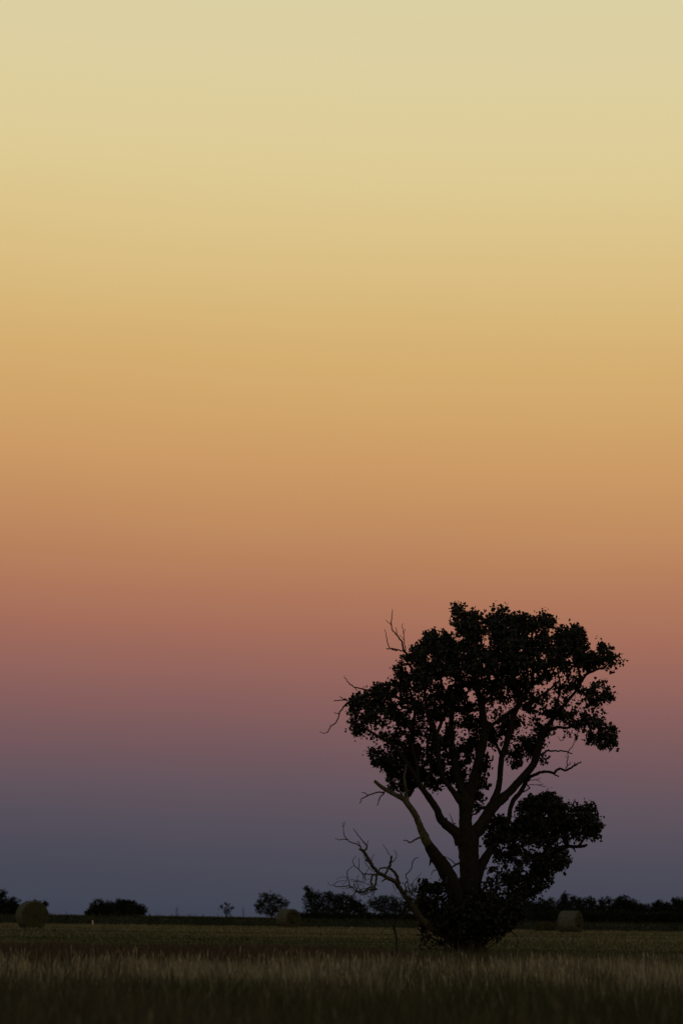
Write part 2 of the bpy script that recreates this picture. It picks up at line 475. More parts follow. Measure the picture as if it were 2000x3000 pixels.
def mklimb(name, paths, mat=M_bark, sides=9, live=True, label=None, **kw):
    B = Builder()
    for i, p in enumerate(paths):
        pts, d1 = p if isinstance(p, tuple) else (p, None)
        if not live and 'jit' not in kw: kw.update(jit=1.1, sub=4, rough=.14)
        limb(B, pts, d1, sides=sides if i == 0 else max(5, sides - 3), live=live, **kw)
    o = link(name, B.mesh(name), mat, tree, smooth=True)
    if label: o["label"] = label
    return o
mklimb("limb", [([(1366, 2360, 18), (1345, 2340, 12), (1314, 2302, 9), (1296, 2274, 9), (1284, 2219, 9), (1279, 2152, 8), (1256, 2114, 6), (1246, 2050, 5), (1240, 1980, 4), (1250, 1910, 3)], -.9),
                ([(1279, 2152, 6), (1300, 2090, 5), (1296, 2020, 4), (1280, 1940, 3)], .8)])
mklimb("limb", [([(1362, 2350, 18), (1377, 2319, 18), (1391, 2270, 17), (1404, 2221, 16), (1411, 2191, 16), (1419, 2149, 14), (1414, 2096, 13), (1406, 2051, 11), (1396, 2023, 9), (1386, 1981, 8), (1394, 1910, 6), (1390, 1850, 4), (1380, 1800, 2.5)], -1.0),
                ([(1419, 2152, 7), (1444, 2122, 6.5), (1473, 2103, 6), (1501, 2079, 5), (1532, 2065, 4.5), (1574, 2044, 4), (1613, 2016, 3), (1640, 1990, 2)], -1.9),
                ([(1410, 2068, 8), (1424, 2052, 7), (1441, 2034, 6), (1452, 1985, 5), (1458, 1920, 4), (1462, 1850, 3)], .3),
                ([(1372, 2149, 1.2), (1386, 2152, 4), (1404, 2160, 5)], -.9)])
mklimb("limb", [([(1374, 2462, 22), (1384, 2445, 21), (1405, 2424, 20), (1426, 2389, 17), (1447, 2358, 18), (1468, 2342, 15), (1496, 2316, 14), (1524, 2284, 13), (1546, 2260, 13), (1563, 2235, 13), (1572, 2205, 14), (1582, 2170, 12), (1592, 2142, 10), (1613, 2114, 8), (1638, 2082, 7), (1659, 2058, 5.5), (1685, 2025, 5), (1702, 1995, 5), (1712, 1980, 4.5), (1729, 1969, 4), (1750, 1960, 3.5), (1767, 1958, 3), (1780, 1945, 2)], .6),
                ([(1592, 2150, 7), (1612, 2137, 6), (1627, 2132, 6), (1637, 2130, 5.5), (1653, 2133, 5), (1669, 2130, 4), (1700, 2122, 3), (1740, 2118, 2)], 1.3),
                ([(1702, 1995, 4), (1690, 1950, 3.5), (1680, 1900, 3), (1672, 1860, 2)], 1.2),
                ([(1620, 2108, 5), (1625, 2070, 4), (1640, 2020, 3), (1632, 1960, 2.5)], -.5),
                ([(1685, 2025, 3.5), (1715, 2022, 3), (1750, 2010, 2.5), (1775, 2020, 1.5)], 1.4)])
mklimb("limb", [([(1444, 2362, 16), (1453, 2333, 13), (1461, 2295, 10.5), (1465, 2263, 10), (1468, 2221, 10.5), (1478, 2195, 11), (1490, 2149, 11), (1501, 2103, 10), (1518, 2065, 9), (1539, 2030, 8), (1556, 1998, 7), (1562, 1940, 5.5), (1556, 1880, 4), (1560, 1830, 2.5)], -.6),
                ([(1468, 2215, 6), (1460, 2196, 5), (1452, 2175, 4.5), (1450, 2155, 3)], -.9),
                ([(1520, 2062, 5), (1505, 2010, 4.5), (1510, 1950, 3.5), (1500, 1880, 3)], .7),
                ([(1545, 2018, 5), (1580, 1990, 4), (1610, 1940, 3), (1625, 1880, 2)], -1.2)])
mklimb("limb", [([(1350, 2470, 18), (1338, 2442, 16), (1316, 2424, 14), (1290, 2400, 12.5), (1279, 2372, 10.5), (1258, 2340, 10), (1233, 2305, 10), (1216, 2277, 9.5), (1198, 2246, 8.5), (1174, 2210, 7), (1146, 2180, 6), (1117, 2163, 5), (1082, 2142, 4), (1051, 2124, 3), (1033, 2117, 2)], -1.2),
                ([(1224, 2290, 8), (1220, 2240, 7), (1208, 2190, 6.5), (1206, 2140, 6), (1215, 2080, 5), (1200, 2020, 4)], .6),
                ([(1208, 2150, 5), (1180, 2110, 4), (1140, 2080, 3.5), (1100, 2060, 2.5)], .3),
                ([(1198, 2246, 4), (1160, 2240, 2.2), (1125, 2226, 1.6), (1103, 2213, 1.2)], -1.6),
                ([(1310, 2418, 5), (1306, 2402, 4), (1308, 2396, 1.5)], -.3),
                ([(1334, 2414, 1.5), (1326, 2410, 1.5), (1322, 2397, 1.2), (1315, 2384, .8)], -.4),
                ([(1240, 2315, 5), (1262, 2250, 5), (1250, 2200, 4), (1262, 2140, 3)], .9)])
mklimb("limb", [([(1385, 2610, 18), (1396, 2570, 16), (1406, 2545, 14), (1416, 2523, 14), (1433, 2495, 11), (1451, 2463, 9), (1468, 2438, 8), (1486, 2412, 7.5), (1491, 2390, 7), (1494, 2368, 6.5), (1504, 2344, 7), (1528, 2314, 8), (1542, 2284, 7)], .5),
                ([(1451, 2463, 6), (1490, 2450, 5), (1530, 2420, 4.5), (1570, 2380, 4), (1600, 2340, 3)], .8),
                ([(1433, 2495, 5), (1480, 2500, 4.5), (1540, 2470, 4), (1600, 2440, 3), (1660, 2400, 2.5)], -.5),
                ([(1540, 2470, 4), (1600, 2460, 3.5), (1680, 2440, 3), (1730, 2400, 2)], -1.0)])
mklimb("limb", [([(1378, 2760, 18), (1400, 2730, 17), (1440, 2695, 15), (1490, 2650, 14), (1530, 2610, 13), (1555, 2575, 12), (1570, 2550, 11), (1605, 2516, 9), (1633, 2489, 7.5), (1658, 2480, 6), (1676, 2480, 5), (1693, 2480, 5), (1708, 2479, 4.5), (1719, 2475, 3)], 1.2),
                ([(1672, 2481, 2.5), (1680, 2487, 2.5), (1684, 2496, 1.5)], 1.2),
                ([(1570, 2550, 6), (1600, 2480, 5), (1620, 2420, 4), (1625, 2360, 2.5)], 1.6),
                ([(1555, 2575, 5), (1590, 2570, 4), (1625, 2545, 3), (1650, 2520, 2)], .7),
                ([(1693, 2480, 4), (1715, 2450, 3), (1735, 2410, 2.5), (1745, 2370, 1.5)], 1.5)])
mklimb("limb", [([(1364, 2720, 18), (1352, 2690, 22), (1338, 2640, 24), (1321, 2586, 24), (1296, 2537, 21.5), (1272, 2502, 18), (1260, 2484, 15.5), (1253, 2470, 12)], -1.1),
                ([(1258, 2478, 9), (1252, 2456, 6), (1254, 2444, 2)], -1.0),
                ([(1263, 2514, 4), (1260, 2526, 3), (1257, 2537, 1.2)], -.9)], sub=6)
mklimb("dead_limb", [([(1258, 2484, 10), (1247, 2462, 13), (1238, 2439, 11), (1226, 2410, 9.5), (1216, 2386, 9), (1198, 2361, 8.5), (1181, 2341, 8), (1146, 2323, 7.5), (1120, 2308, 7), (1108, 2298, 6), (1097, 2288, 5.5)], -1.6),
                ([(1193, 2352, 6), (1190, 2330, 5), (1188, 2306, 4), (1184, 2280, 3.5), (1190, 2240, 2.5)], -1.5),
                ([(1183, 2342, 2.5), (1176, 2328, 2), (1168, 2316, 1.5)], -1.6),
                ([(1233, 2451, 3), (1214, 2461, 2.4), (1200, 2468, 2.2), (1190, 2462, 1.6), (1181, 2462, 1.2)], -1.4)],
       mat=M_deadp, label="pale broken limb leaning to the left with a snapped end")
mklimb("dead_twig", [([(1126, 2320, 2.4), (1102, 2322, 2.0), (1080, 2329, 1.8), (1061, 2339, 1.5), (1054, 2353, 1.2)], -1.8),
                     ([(1076, 2329, 1.5), (1067, 2323, 1.2), (1059, 2322, .9)], -1.8),
                     ([(1125, 2321, 2.2), (1112, 2339, 1.8), (1110, 2347, 1.5), (1105, 2360, 1)], -1.7)], mat=M_dead, live=False, sides=6)
mklimb("dead_twig", [([(1352, 2526, 3.4), (1321, 2540, 2.6), (1293, 2551, 2), (1272, 2549, 1.4), (1263, 2563, 1)], -1.2),
                     ([(1335, 2533, 1.8), (1317, 2517, 1.3), (1300, 2509, .8)], -1.2),
                     ([(1321, 2540, 1.8), (1312, 2560, 1.6), (1305, 2590, 1.3)], -1.2)], mat=M_dead, live=False, sides=6)
# big dead limb low on the left, with its curled branches
def db(*a): return [(950 + x / 5.227, 2370 + y / 5.227, r) for x, y, r in a]
H = [(([(1345, 2760, 13), (1300, 2740, 11), (1251, 2709, 10), (1228, 2686, 9), (1214, 2664, 8), (1199, 2642, 7.2), (1180, 2617, 6.8), (1166, 2596, 6.5), (1157, 2582, 6), (1134, 2571, 5.3), (1113, 2559, 5), (1099, 2548, 4.8), (1084, 2527, 4.6), (1076, 2512, 4.2), (1065, 2495, 4.4), (1053, 2488, 3)], -2.4)),
     (db((560, 620, 2.5), (545, 570, 1.9), (440, 520, 1.6), (350, 470, 1.6), (300, 400, 1.3), (290, 300, 1), (275, 200, .6)), -2.6),
     (db((290, 280, .9), (305, 240, .8), (325, 190, .6)), -2.6),
     (db((350, 470, 1.3), (270, 460, 1.1), (230, 475, 1), (165, 455, .7)), -2.7),
     (db((548, 575, 1.3), (535, 525, 1.2), (500, 495, .8)), -2.4),
     (db((605, 640, 3), (650, 575, 2.2), (580, 480, 1.4), (510, 400, 1.2), (440, 300, .8)), -2.3),
     (db((650, 565, 1.3), (660, 520, 1), (670, 480, .7)), -2.2),
     (db((710, 830, 3.5), (665, 800, 3), (640, 770, 2)), -2.5),
     (db((1130, 1150, 6), (1120, 1060, 4.8), (1080, 980, 4.2), (1010, 915, 3.6), (985, 890, 3.5), (1005, 840, 3.5), (1020, 770, 3.3), (1025, 715, 3)), -2.0),
     (db((1000, 710, 1.2), (960, 650, 1), (930, 600, .8), (900, 540, .6)), -2.0),
     (db((1030, 820, 1.3), (1080, 775, 1.1), (1105, 700, 1), (1070, 625, .8)), -1.9),
     (db((975, 905, 2.4), (860, 905, 2), (820, 955, 1.8)), -2.3),
     (db((985, 900, 3), (955, 960, 3), (930, 1000, 2.5)), -2.0),
     (db((840, 985, 4), (760, 1010, 2.6), (700, 1000, 1.8), (600, 990, 1.5), (520, 920, 1.3), (450, 850, 1.1), (430, 780, .9), (490, 715, .6)), -2.8),
     (db((525, 930, 1.1), (528, 850, 1), (525, 760, .7)), -2.8),
     (db((730, 1010, 3), (715, 1100, 2.8), (745, 1210, 2.4)), -2.9),
     (db((820, 1010, 3.4), (790, 1030, 3.3), (790, 1120, 3.2), (765, 1220, 3), (800, 1225, 2.5)), -2.6),
     (db((765, 1230, 3), (680, 1240, 2.2), (600, 1275, 1.7), (500, 1265, 1.6), (430, 1210, 1.5), (370, 1175, 1.3), (250, 1195, 1.3), (150, 1165, 1.1), (200, 1115, .9), (300, 1100, .8), (340, 1105, .6)), -3.2),
     (db((380, 1180, 1.4), (360, 1060, 1.2), (345, 970, 1.1), (380, 920, .9), (450, 865, .7)), -3.3),
     (db((150, 1165, .8), (80, 1165, .7), (50, 1110, .5)), -3.3),
     (db((745, 1205, 2), (640, 1220, 1.5), (600, 1260, 1.2), (560, 1230, .9)), -2.7),
     (db((745, 1250, 1.6), (600, 1310, 1.2), (500, 1275, 1), (420, 1320, .7)), -2.6),
     (db((560, 1260, 1.3), (510, 1180, 1.1), (480, 1100, .9), (400, 1075, .7)), -3.0),
     (db((500, 1255, 1.5), (475, 1190, 1.4), (450, 1140, 1)), -3.0),
     (db((690, 1215, 1), (692, 1170, .9), (600, 1130, .8), (480, 1090, .6)), -2.5),
     (db((620, 1110, .9), (640, 960, .8), (700, 900, .6)), -2.7),
     (db((580, 1110, .9), (590, 1030, .7), (650, 960, .6)), -2.4),
     (db((765, 1250, 1.4), (755, 1300, 1.2), (742, 1350, .9)), -2.4),
     (db((605, 700, 1), (620, 790, .9), (650, 870, .9), (760, 970, .9)), -2.2),
     (db((715, 800, 1), (735, 740, .8), (770, 690, .6)), -2.2),
     (db((950, 1070, 2.6), (900, 1090, 2), (880, 1112, 1.5)), -2.1),
     (db((1000, 1000, .8), (1020, 1040, .7), (1060, 1080, .8)), -2.0),
     (db((1095, 1240, 1), (1060, 1200, .8), (1045, 1140, .6)), -1.8)]
# fine curled twiglets
for i in range(34):
    x, y = random.choice([(600, 1270), (430, 1200), (360, 1060), (700, 1240), (500, 1260), (640, 1220), (480, 1100), (600, 990), (760, 1240)])
    x += random.uniform(-40, 40); a = random.uniform(0, 6.28); c = random.choice([-1, 1]) * random.uniform(.25, .6)
    pts = [(x, y, .8)]
    for k in range(random.randint(3, 5)):
        x += math.cos(a) * 38; y += math.sin(a) * 34; a += c; pts.append((x, y, .65 - .06 * k))
    H.append((db(*pts), -2.9 + random.uniform(-.4, .4)))
mklimb("dead_limb", H, mat=M_dead, live=False, sides=9, label="bare dead limb with curled twigs arching out to the left")
# twiggy bramble of dead shoots beside the dead limb
K = [(db((1235, 1300, 2.4), (1240, 1200, 1.6), (1232, 1140, 1.6), (1275, 1095, 1.5), (1245, 1010, 1.7), (1320, 930, 1.6), (1350, 820, 1.5), (1390, 760, 1.3), (1440, 745, .9)), -1.5),
     (db((1345, 830, 1), (1370, 825, .8)), -1.5), (db((1320, 1180, 1), (1390, 1080, .9), (1450, 1020, .7), (1495, 955, .5)), -1.2),
     (db((1135, 1130, 1.2), (1190, 1135, 1), (1235, 1150, .9)), -1.6),
     (db((1190, 1270, 2.5), (1290, 1268, 2.2), (1350, 1310, 1.8), (1400, 1360, 1.5), (1430, 1410, 1)), -1.3)]
for i in range(34):
    x, y = random.uniform(1210, 1400), random.uniform(1250, 1420); a = -math.pi / 2 + random.uniform(-.9, .7)
    pts = [(x, y, .9)]
    for k in range(random.randint(3, 6)):
        x += math.cos(a) * 34; y += math.sin(a) * 34; a += random.uniform(-.4, .4); pts.append((x, y, .7 - .07 * k))
    K.append((db(*pts), -1.3 + random.uniform(-.5, .5)))
mklimb("dead_twig", K, mat=M_dead, live=False, sides=5)
mklimb("dead_twig", [([(1214, 2668, 4), (1197, 2665, 3), (1184, 2684, 2.5), (1166, 2694, 2.2), (1155, 2702, 3), (1154, 2719, 3.2), (1160, 2745, 3), (1161, 2762, 2.4), (1158, 2788, 1.5)], -1.9)], mat=M_bark, live=False, sides=6)
# bare branches reaching out of the crown
mklimb("bare_branch", [([(1236, 1990, 3.5), (1215, 1950, 3), (1196, 1920, 3), (1181, 1906, 2.8), (1177, 1882, 2.5), (1163, 1861, 2), (1151, 1849, 1.7), (1146, 1830, 1.5), (1147, 1802, 1.2), (1149, 1784, .8)], -.6),
                       ([(1146, 1831, 1.1), (1138, 1824, .9), (1130, 1817, .7)], -.6), ([(1162, 1859, 1.3), (1161, 1848, 1.1), (1159, 1838, .8)], -.6),
                       ([(1182, 1907, 2.4), (1165, 1904, 2), (1146, 1900, 1.9), (1131, 1901, 1.5)], -.9),
                       ([(1146, 1903, 1.8), (1165, 1906, 1.6)], -.9),
                       ([(1141, 1900, 1.5), (1133, 1879, 1.3), (1131, 1860, 1), (1126, 1844, .8)], -1),
                       ([(1187, 1908, 1.8), (1183, 1880, 1.4), (1181, 1850, 1.1), (1177, 1834, .9), (1180, 1827, .7)], -.4),
                       ([(1182, 1860, 1), (1186, 1842, .8)], -.4), ([(1182, 1874, 1), (1176, 1867, .8), (1170, 1859, .6)], -.4)], live=False, sides=6)
mklimb("bare_branch", [([(1240, 2080, 5), (1205, 2060, 4.4), (1169, 2046, 4), (1143, 2035, 3.6), (1124, 2026, 3.4), (1108, 2028, 3), (1086, 2025, 2.6), (1063, 2020, 2), (1038, 2013, 1.7), (1022, 2002, 1.4), (1014, 1990, 1.1), (1008, 1986, .9), (1010, 1979, .6)], -1.6),
                       ([(1038, 2014, 1.1), (1042, 2018, 1), (1046, 2024, .8)], -1.6), ([(1063, 2020, .8), (1063, 2010, .6)], -1.6)], live=False, sides=6)
mklimb("bare_branch", [([(1120, 2028, 3), (1100, 2032, 3.2), (1086, 2032, 3), (1063, 2038, 3), (1040, 2049, 3), (1019, 2059, 2.6), (1006, 2072, 2.2), (995, 2086, 2), (990, 2103, 1.8), (982, 2119, 1.7), (969, 2129, 1.5), (962, 2142, 1.4), (952, 2148, 1), (944, 2147, .9), (937, 2141, .7)], -1.9),
                       ([(994, 2089, 1.1), (984, 2090, 1), (979, 2086, .7)], -1.9), ([(1018, 2052, 1.8), (1000, 2052, 1.5), (977, 2053, 1.3)], -1.9),
                       ([(1016, 2051, 1.6), (1004, 2046, 1.3), (994, 2042, .9)], -1.8), ([(969, 2130, .8), (966, 2124, .5)], -1.9)], live=False, sides=6)
mklimb("bare_branch", [([(1534, 2296, 6), (1545, 2283, 5.5), (1553, 2276, 5), (1569, 2269, 4.8), (1586, 2262, 4.4), (1610, 2262, 4.2), (1622, 2266, 4), (1628, 2257, 3.6), (1639, 2252, 3.4), (1653, 2257, 3.2), (1667, 2252, 3), (1683, 2241, 2.6), (1692, 2237, 2), (1702, 2232, 1.6)], -.2),
                       ([(1622, 2266, 2.6), (1629, 2272, 2.2), (1636, 2275, 1.6)], -.1), ([(1682, 2241, 2), (1682, 2235, 1.8)], -.2),
                       ([(1657, 2253, 2), (1660, 2242, 1.7), (1660, 2230, 1.4), (1663, 2218, 1.2), (1662, 2204, 1)], -.3),
                       ([(1662, 2242, 1.3), (1667, 2238, 1), (1671, 2234, .7)], -.3), ([(1662, 2222, .9), (1653, 2214, .6)], -.3),
                       ([(1537, 2294, 1.8), (1557, 2285, 1.3), (1570, 2285, 1.1), (1576, 2281, .9), (1583, 2278, .7)], 0),
                       ([(1570, 2285, 1), (1583, 2292, .7)], 0), ([(1560, 2273, .9), (1563, 2264, .6)], 0),
                       ([(1535, 2300, 1.5), (1555, 2299, 1.2), (1573, 2299, 1), (1591, 2297, .7)], .2),
                       ([(1573, 2299, 1), (1585, 2303, .9), (1599, 2304, .7)], .2),
                       ([(1540, 2292, 2), (1546, 2303, 2), (1550, 2309, 2), (1542, 2315, 2), (1532, 2320, 2.2)], .1)], live=False, sides=6)
mklimb("bare_branch", [([(1582, 2212, 4), (1592, 2206, 3.4), (1602, 2199, 3), (1620, 2201, 2.4), (1636, 2200, 2.2), (1650, 2201, 2), (1663, 2203, 2), (1675, 2208, 1.5)], .4),
                       ([(1663, 2202, 1.5), (1674, 2189, 1.3), (1681, 2175, 1.2), (1683, 2158, 1)], .5),
                       ([(1654, 2158, 1.2), (1650, 2165, 1), (1643, 2170, 1), (1637, 2164, .8), (1632, 2156, .6)], .7)], live=False, sides=6)
mklimb("bare_branch", [([(1455, 2720, 2), (1480, 2722, 1.8), (1505, 2735, 1.6), (1517, 2751, 1.3), (1514, 2775, 1)], .4),
                       ], live=False, sides=5)
mklimb("bare_branch", [([(1400, 2796, 1.8), (1425, 2782, 1.5), (1446, 2766, 1.3), (1462, 2748, 1)], .4)], live=False, sides=5)
mklimb("bare_branch", [([(1408, 2228, 7), (1418, 2236, 5), (1425, 2222, 4), (1427, 2205, 3)], -1.2)], live=False, sides=6)
mklimb("bare_branch", [([(1398, 2262, 6), (1418, 2240, 4), (1430, 2230, 3), (1440, 2228, 2.6), (1443, 2215, 2)], -1.2)], live=False, sides=6)
mklimb("bare_branch", [([(1380, 2390, 2), (1395, 2380, 3.5), (1412, 2366, 4), (1425, 2366, 3)], .3)], live=False, sides=6)

# ---- foliage
MAIN = [(1138,2316),(1165,2326),(1205,2338),(1215,2312),(1240,2298),(1268,2335),(1300,2312),(1328,2300),(1345,2345),(1378,2372),(1391,2392),(1400,2376),(1416,2364),(1424,2340),(1436,2300),(1440,2270),(1432,2240),(1440,2190),(1462,2195),(1490,2240),(1495,2262),(1515,2263),(1530,2240),(1560,2225),(1578,2243),(1602,2237),(1613,2226),(1610,2209),(1592,2200),(1596,2182),(1606,2158),(1620,2140),(1640,2124),(1652,2142),(1659,2163),(1676,2173),(1687,2156),(1701,2135),(1715,2156),(1715,2184),(1739,2180),(1757,2198),(1799,2198),(1813,2170),(1806,2121),(1781,2110),(1771,2100),(1781,2079),(1755,2064),(1778,2058),(1802,2054),(1809,2026),(1788,2026),(1788,2009),(1778,1988),(1750,1986),(1729,1998),(1722,2014),(1708,1998),(1711,1980),(1722,1970),(1748,1950),(1771,1968),(1795,1967),(1802,1947),(1820,1947),(1829,1931),(1809,1917),(1802,1900),(1781,1882),(1768,1882),(1760,1870),(1743,1882),(1739,1905),(1722,1903),(1729,1875),(1732,1851),(1708,1847),(1701,1826),(1685,1824),(1671,1816),(1666,1840),(1652,1830),(1634,1823),(1620,1802),(1597,1793),(1592,1781),(1585,1795),(1560,1795),(1529,1789),(1497,1788),(1480,1770),(1466,1765),(1441,1775),(1446,1788),(1419,1800),(1402,1784),(1380,1775),(1365,1791),(1352,1763),(1321,1765),(1308,1788),(1316,1809),(1312,1826),(1326,1840),(1331,1851),(1314,1851),(1307,1837),(1295,1835),(1289,1854),(1286,1840),(1265,1837),(1237,1844),(1228,1854),(1226,1875),(1212,1881),(1198,1898),(1177,1910),(1170,1930),(1156,1951),(1151,1974),(1146,1989),(1121,1998),(1100,1989),(1089,1995),(1084,2009),(1072,2017),(1054,2030),(1033,2026),(1019,2044),(1016,2068),(1012,2089),(1021,2114),(1021,2145),(1040,2166),(1068,2152),(1082,2166),(1107,2162),(1128,2180),(1120,2196),(1107,2182),(1086,2180),(1065,2201),(1068,2212),(1082,2218),(1082,2239),(1096,2253),(1120,2255),(1128,2267),(1134,2290)]
SIDE = [(1528,2337),(1552,2323),(1560,2309),(1577,2319),(1598,2310),(1616,2314),(1640,2330),(1651,2347),(1672,2346),(1693,2354),(1703,2346),(1738,2342),(1756,2354),(1756,2396),(1770,2407),(1779,2414),(1766,2428),(1759,2442),(1756,2465),(1731,2465),(1700,2466),(1660,2474),(1668,2500),(1675,2505),(1672,2523),(1661,2544),(1637,2551),(1619,2561),(1630,2582),(1609,2607),(1581,2617),(1570,2628),(1545,2640),(1500,2640),(1470,2600),(1440,2570),(1426,2558),(1420,2545),(1440,2515),(1430,2480),(1412,2478),(1408,2462),(1419,2438),(1426,2424),(1432,2400),(1440,2387),(1468,2386),(1490,2392),(1507,2362)]
BASE = [(1244,2565),(1258,2584),(1272,2577),(1289,2572),(1310,2600),(1325,2560),(1331,2551),(1349,2551),(1356,2600),(1400,2600),(1412,2575),(1440,2566),(1480,2600),(1530,2625),(1568,2635),(1560,2650),(1545,2672),(1530,2694),(1510,2715),(1496,2728),(1472,2750),(1468,2768),(1452,2768),(1440,2746),(1423,2750),(1414,2789),(1370,2797),(1338,2793),(1321,2784),(1300,2778),(1286,2779),(1262,2790),(1240,2784),(1226,2775),(1232,2784),(1228,2756),(1222,2733),(1230,2700),(1223,2677),(1205,2656),(1216,2635),(1209,2610),(1212,2589),(1230,2580)]
HOLES = [(1258,1931,6,9),(1198,1954,8,8),(1303,2005,8,17),(1145,2128,11,17),(1288,2124,15,12),(1247,2182,7,16),(1380,2037,16,12),(1349,2145,20,12),(1342,2172,8,8),(1089,2128,15,7),
         (1425,1880,7,20),(1560,1858,9,9),(1614,1851,9,8),(1592,1924,12,8),(1577,2019,19,10),(1441,2072,18,9),(1478,2072,10,6),(1526,2086,8,8),(1648,1991,11,6),(1656,2072,8,7),
         (1371,2150,15,13),(1473,2170,14,14),(1505,2182,6,16),(1632,2112,9,8),(1445,2225,16,34),(1345,1868,14,6),(1290,2150,7,10),(1115,2098,7,6),(1175,2075,8,6),(1213,2100,9,6),
         (1128,2192,12,5),(1222,2170,8,7),(1180,2160,6,8),(1310,2250,6,9),(1350,2215,6,10),(1300,2060,7,9),(1575,2075,8,5),(1690,2100,7,6),(1735,2080,6,7),(1620,1880,6,5),(1668,1930,6,5),
         (1530,2130,7,9),(1560,2120,5,8),(1290,2205,7,7),(1255,2250,5,7),(1395,2230,4,10),(1375,2260,5,9),(1745,2140,8,7),(1722,2128,6,6),(1765,2095,12,8),(1760,2012,7,5),(1700,2075,8,9),(1610,2060,9,8),(1590,2110,8,10),(1545,2150,7,8),(1415,1950,5,6),(1340,2100,8,12),(1205,2005,7,5),(1160,2050,7,5),(1060,2080,6,6),(1050,2110,6,7),(1100,2140,8,5)]
SHOLES = [(1600,2390,5,5),(1480,2480,9,6),(1580,2485,9,5),(1640,2465,9,7),(1665,2440,8,5),(1520,2510,7,7),(1480,2545,26,7),(1540,2545,14,6),(1500,2400,6,5),(1590,2530,7,5),(1700,2430,5,6),(1458,2530,10,6),(1690,2395,4,4),(1560,2600,5,4)]
BHOLES = [(1287,2652,13,10),(1302,2620,8,8),(1262,2620,7,6),(1465,2620,7,6),(1440,2600,6,7),(1490,2640,6,5),(1268,2768,16,12),(1290,2742,14,6),(1330,2765,10,8),(1250,2735,6,6),(1320,2640,5,7),(1372,2785,46,22),(1300,2775,12,8),(1236,2762,7,6),(1430,2770,8,8),(1440,2700,6,5),(1350,2600,5,10)]
def inside(poly, x, y):
    poly = np.array(poly, float); x = np.asarray(x, float); y = np.asarray(y, float)
    r = np.zeros(x.shape, bool)
    x1, y1 = poly[:, 0], poly[:, 1]; x2, y2 = np.roll(x1, -1), np.roll(y1, -1)
    for a, b, c, d in zip(x1, y1, x2, y2):
        if b == d: continue
        k = ((b > y) != (d > y)) & (x < (c - a) * (y - b) / (d - b) + a)
        r ^= k
    return r
def edge_dist(poly, x, y):
    poly = np.array(poly, float); a = poly; b = np.roll(poly, -1, 0)
    best = np.full(len(x), 1e9)
    for p, q in zip(a, b):
        d = q - p; L = d.dot(d) + 1e-9
        t = np.clip(((x - p[0]) * d[0] + (y - p[1]) * d[1]) / L, 0, 1)
        best = np.minimum(best, np.hypot(x - p[0] - d[0] * t, y - p[1] - d[1] * t))
    return best
def leaves(cx, cy, cz, rad, nleaf, size, droop=.5):
    """cx.. world centres; returns one mesh of folded heart-shaped leaves grouped round them"""
    n = len(cx) * nleaf
    c = np.repeat(np.stack([cx, cy, cz], 1), nleaf, 0); r = np.repeat(rad, nleaf)
    d = RNG.standard_normal((n, 3)); d /= np.linalg.norm(d, axis=1)[:, None]
    pos = c + d * (r * RNG.random(n) ** .45)[:, None]
    ax = d * .6 + RNG.standard_normal((n, 3)) * .6; ax[:, 2] -= droop
    ax /= np.linalg.norm(ax, axis=1)[:, None]
    sd = np.cross(ax, RNG.standard_normal((n, 3))); sd /= np.linalg.norm(sd, axis=1)[:, None] + 1e-9
    up = np.cross(ax, sd)
    L = (size * (.55 + .7 * RNG.random(n)))[:, None]; W = L * .52; f = L * .12
    V = np.stack([pos, pos + ax * L * .28 + sd * W + up * f, pos + ax * L * .28 - sd * W + up * f, pos + ax * L], 1).reshape(-1, 3)
    o = np.arange(n)[:, None] * 4
    T = np.concatenate([o + [0, 1, 3], o + [0, 3, 2]], 1).reshape(-1, 3)
    return V, T
GN = vnoise(21)
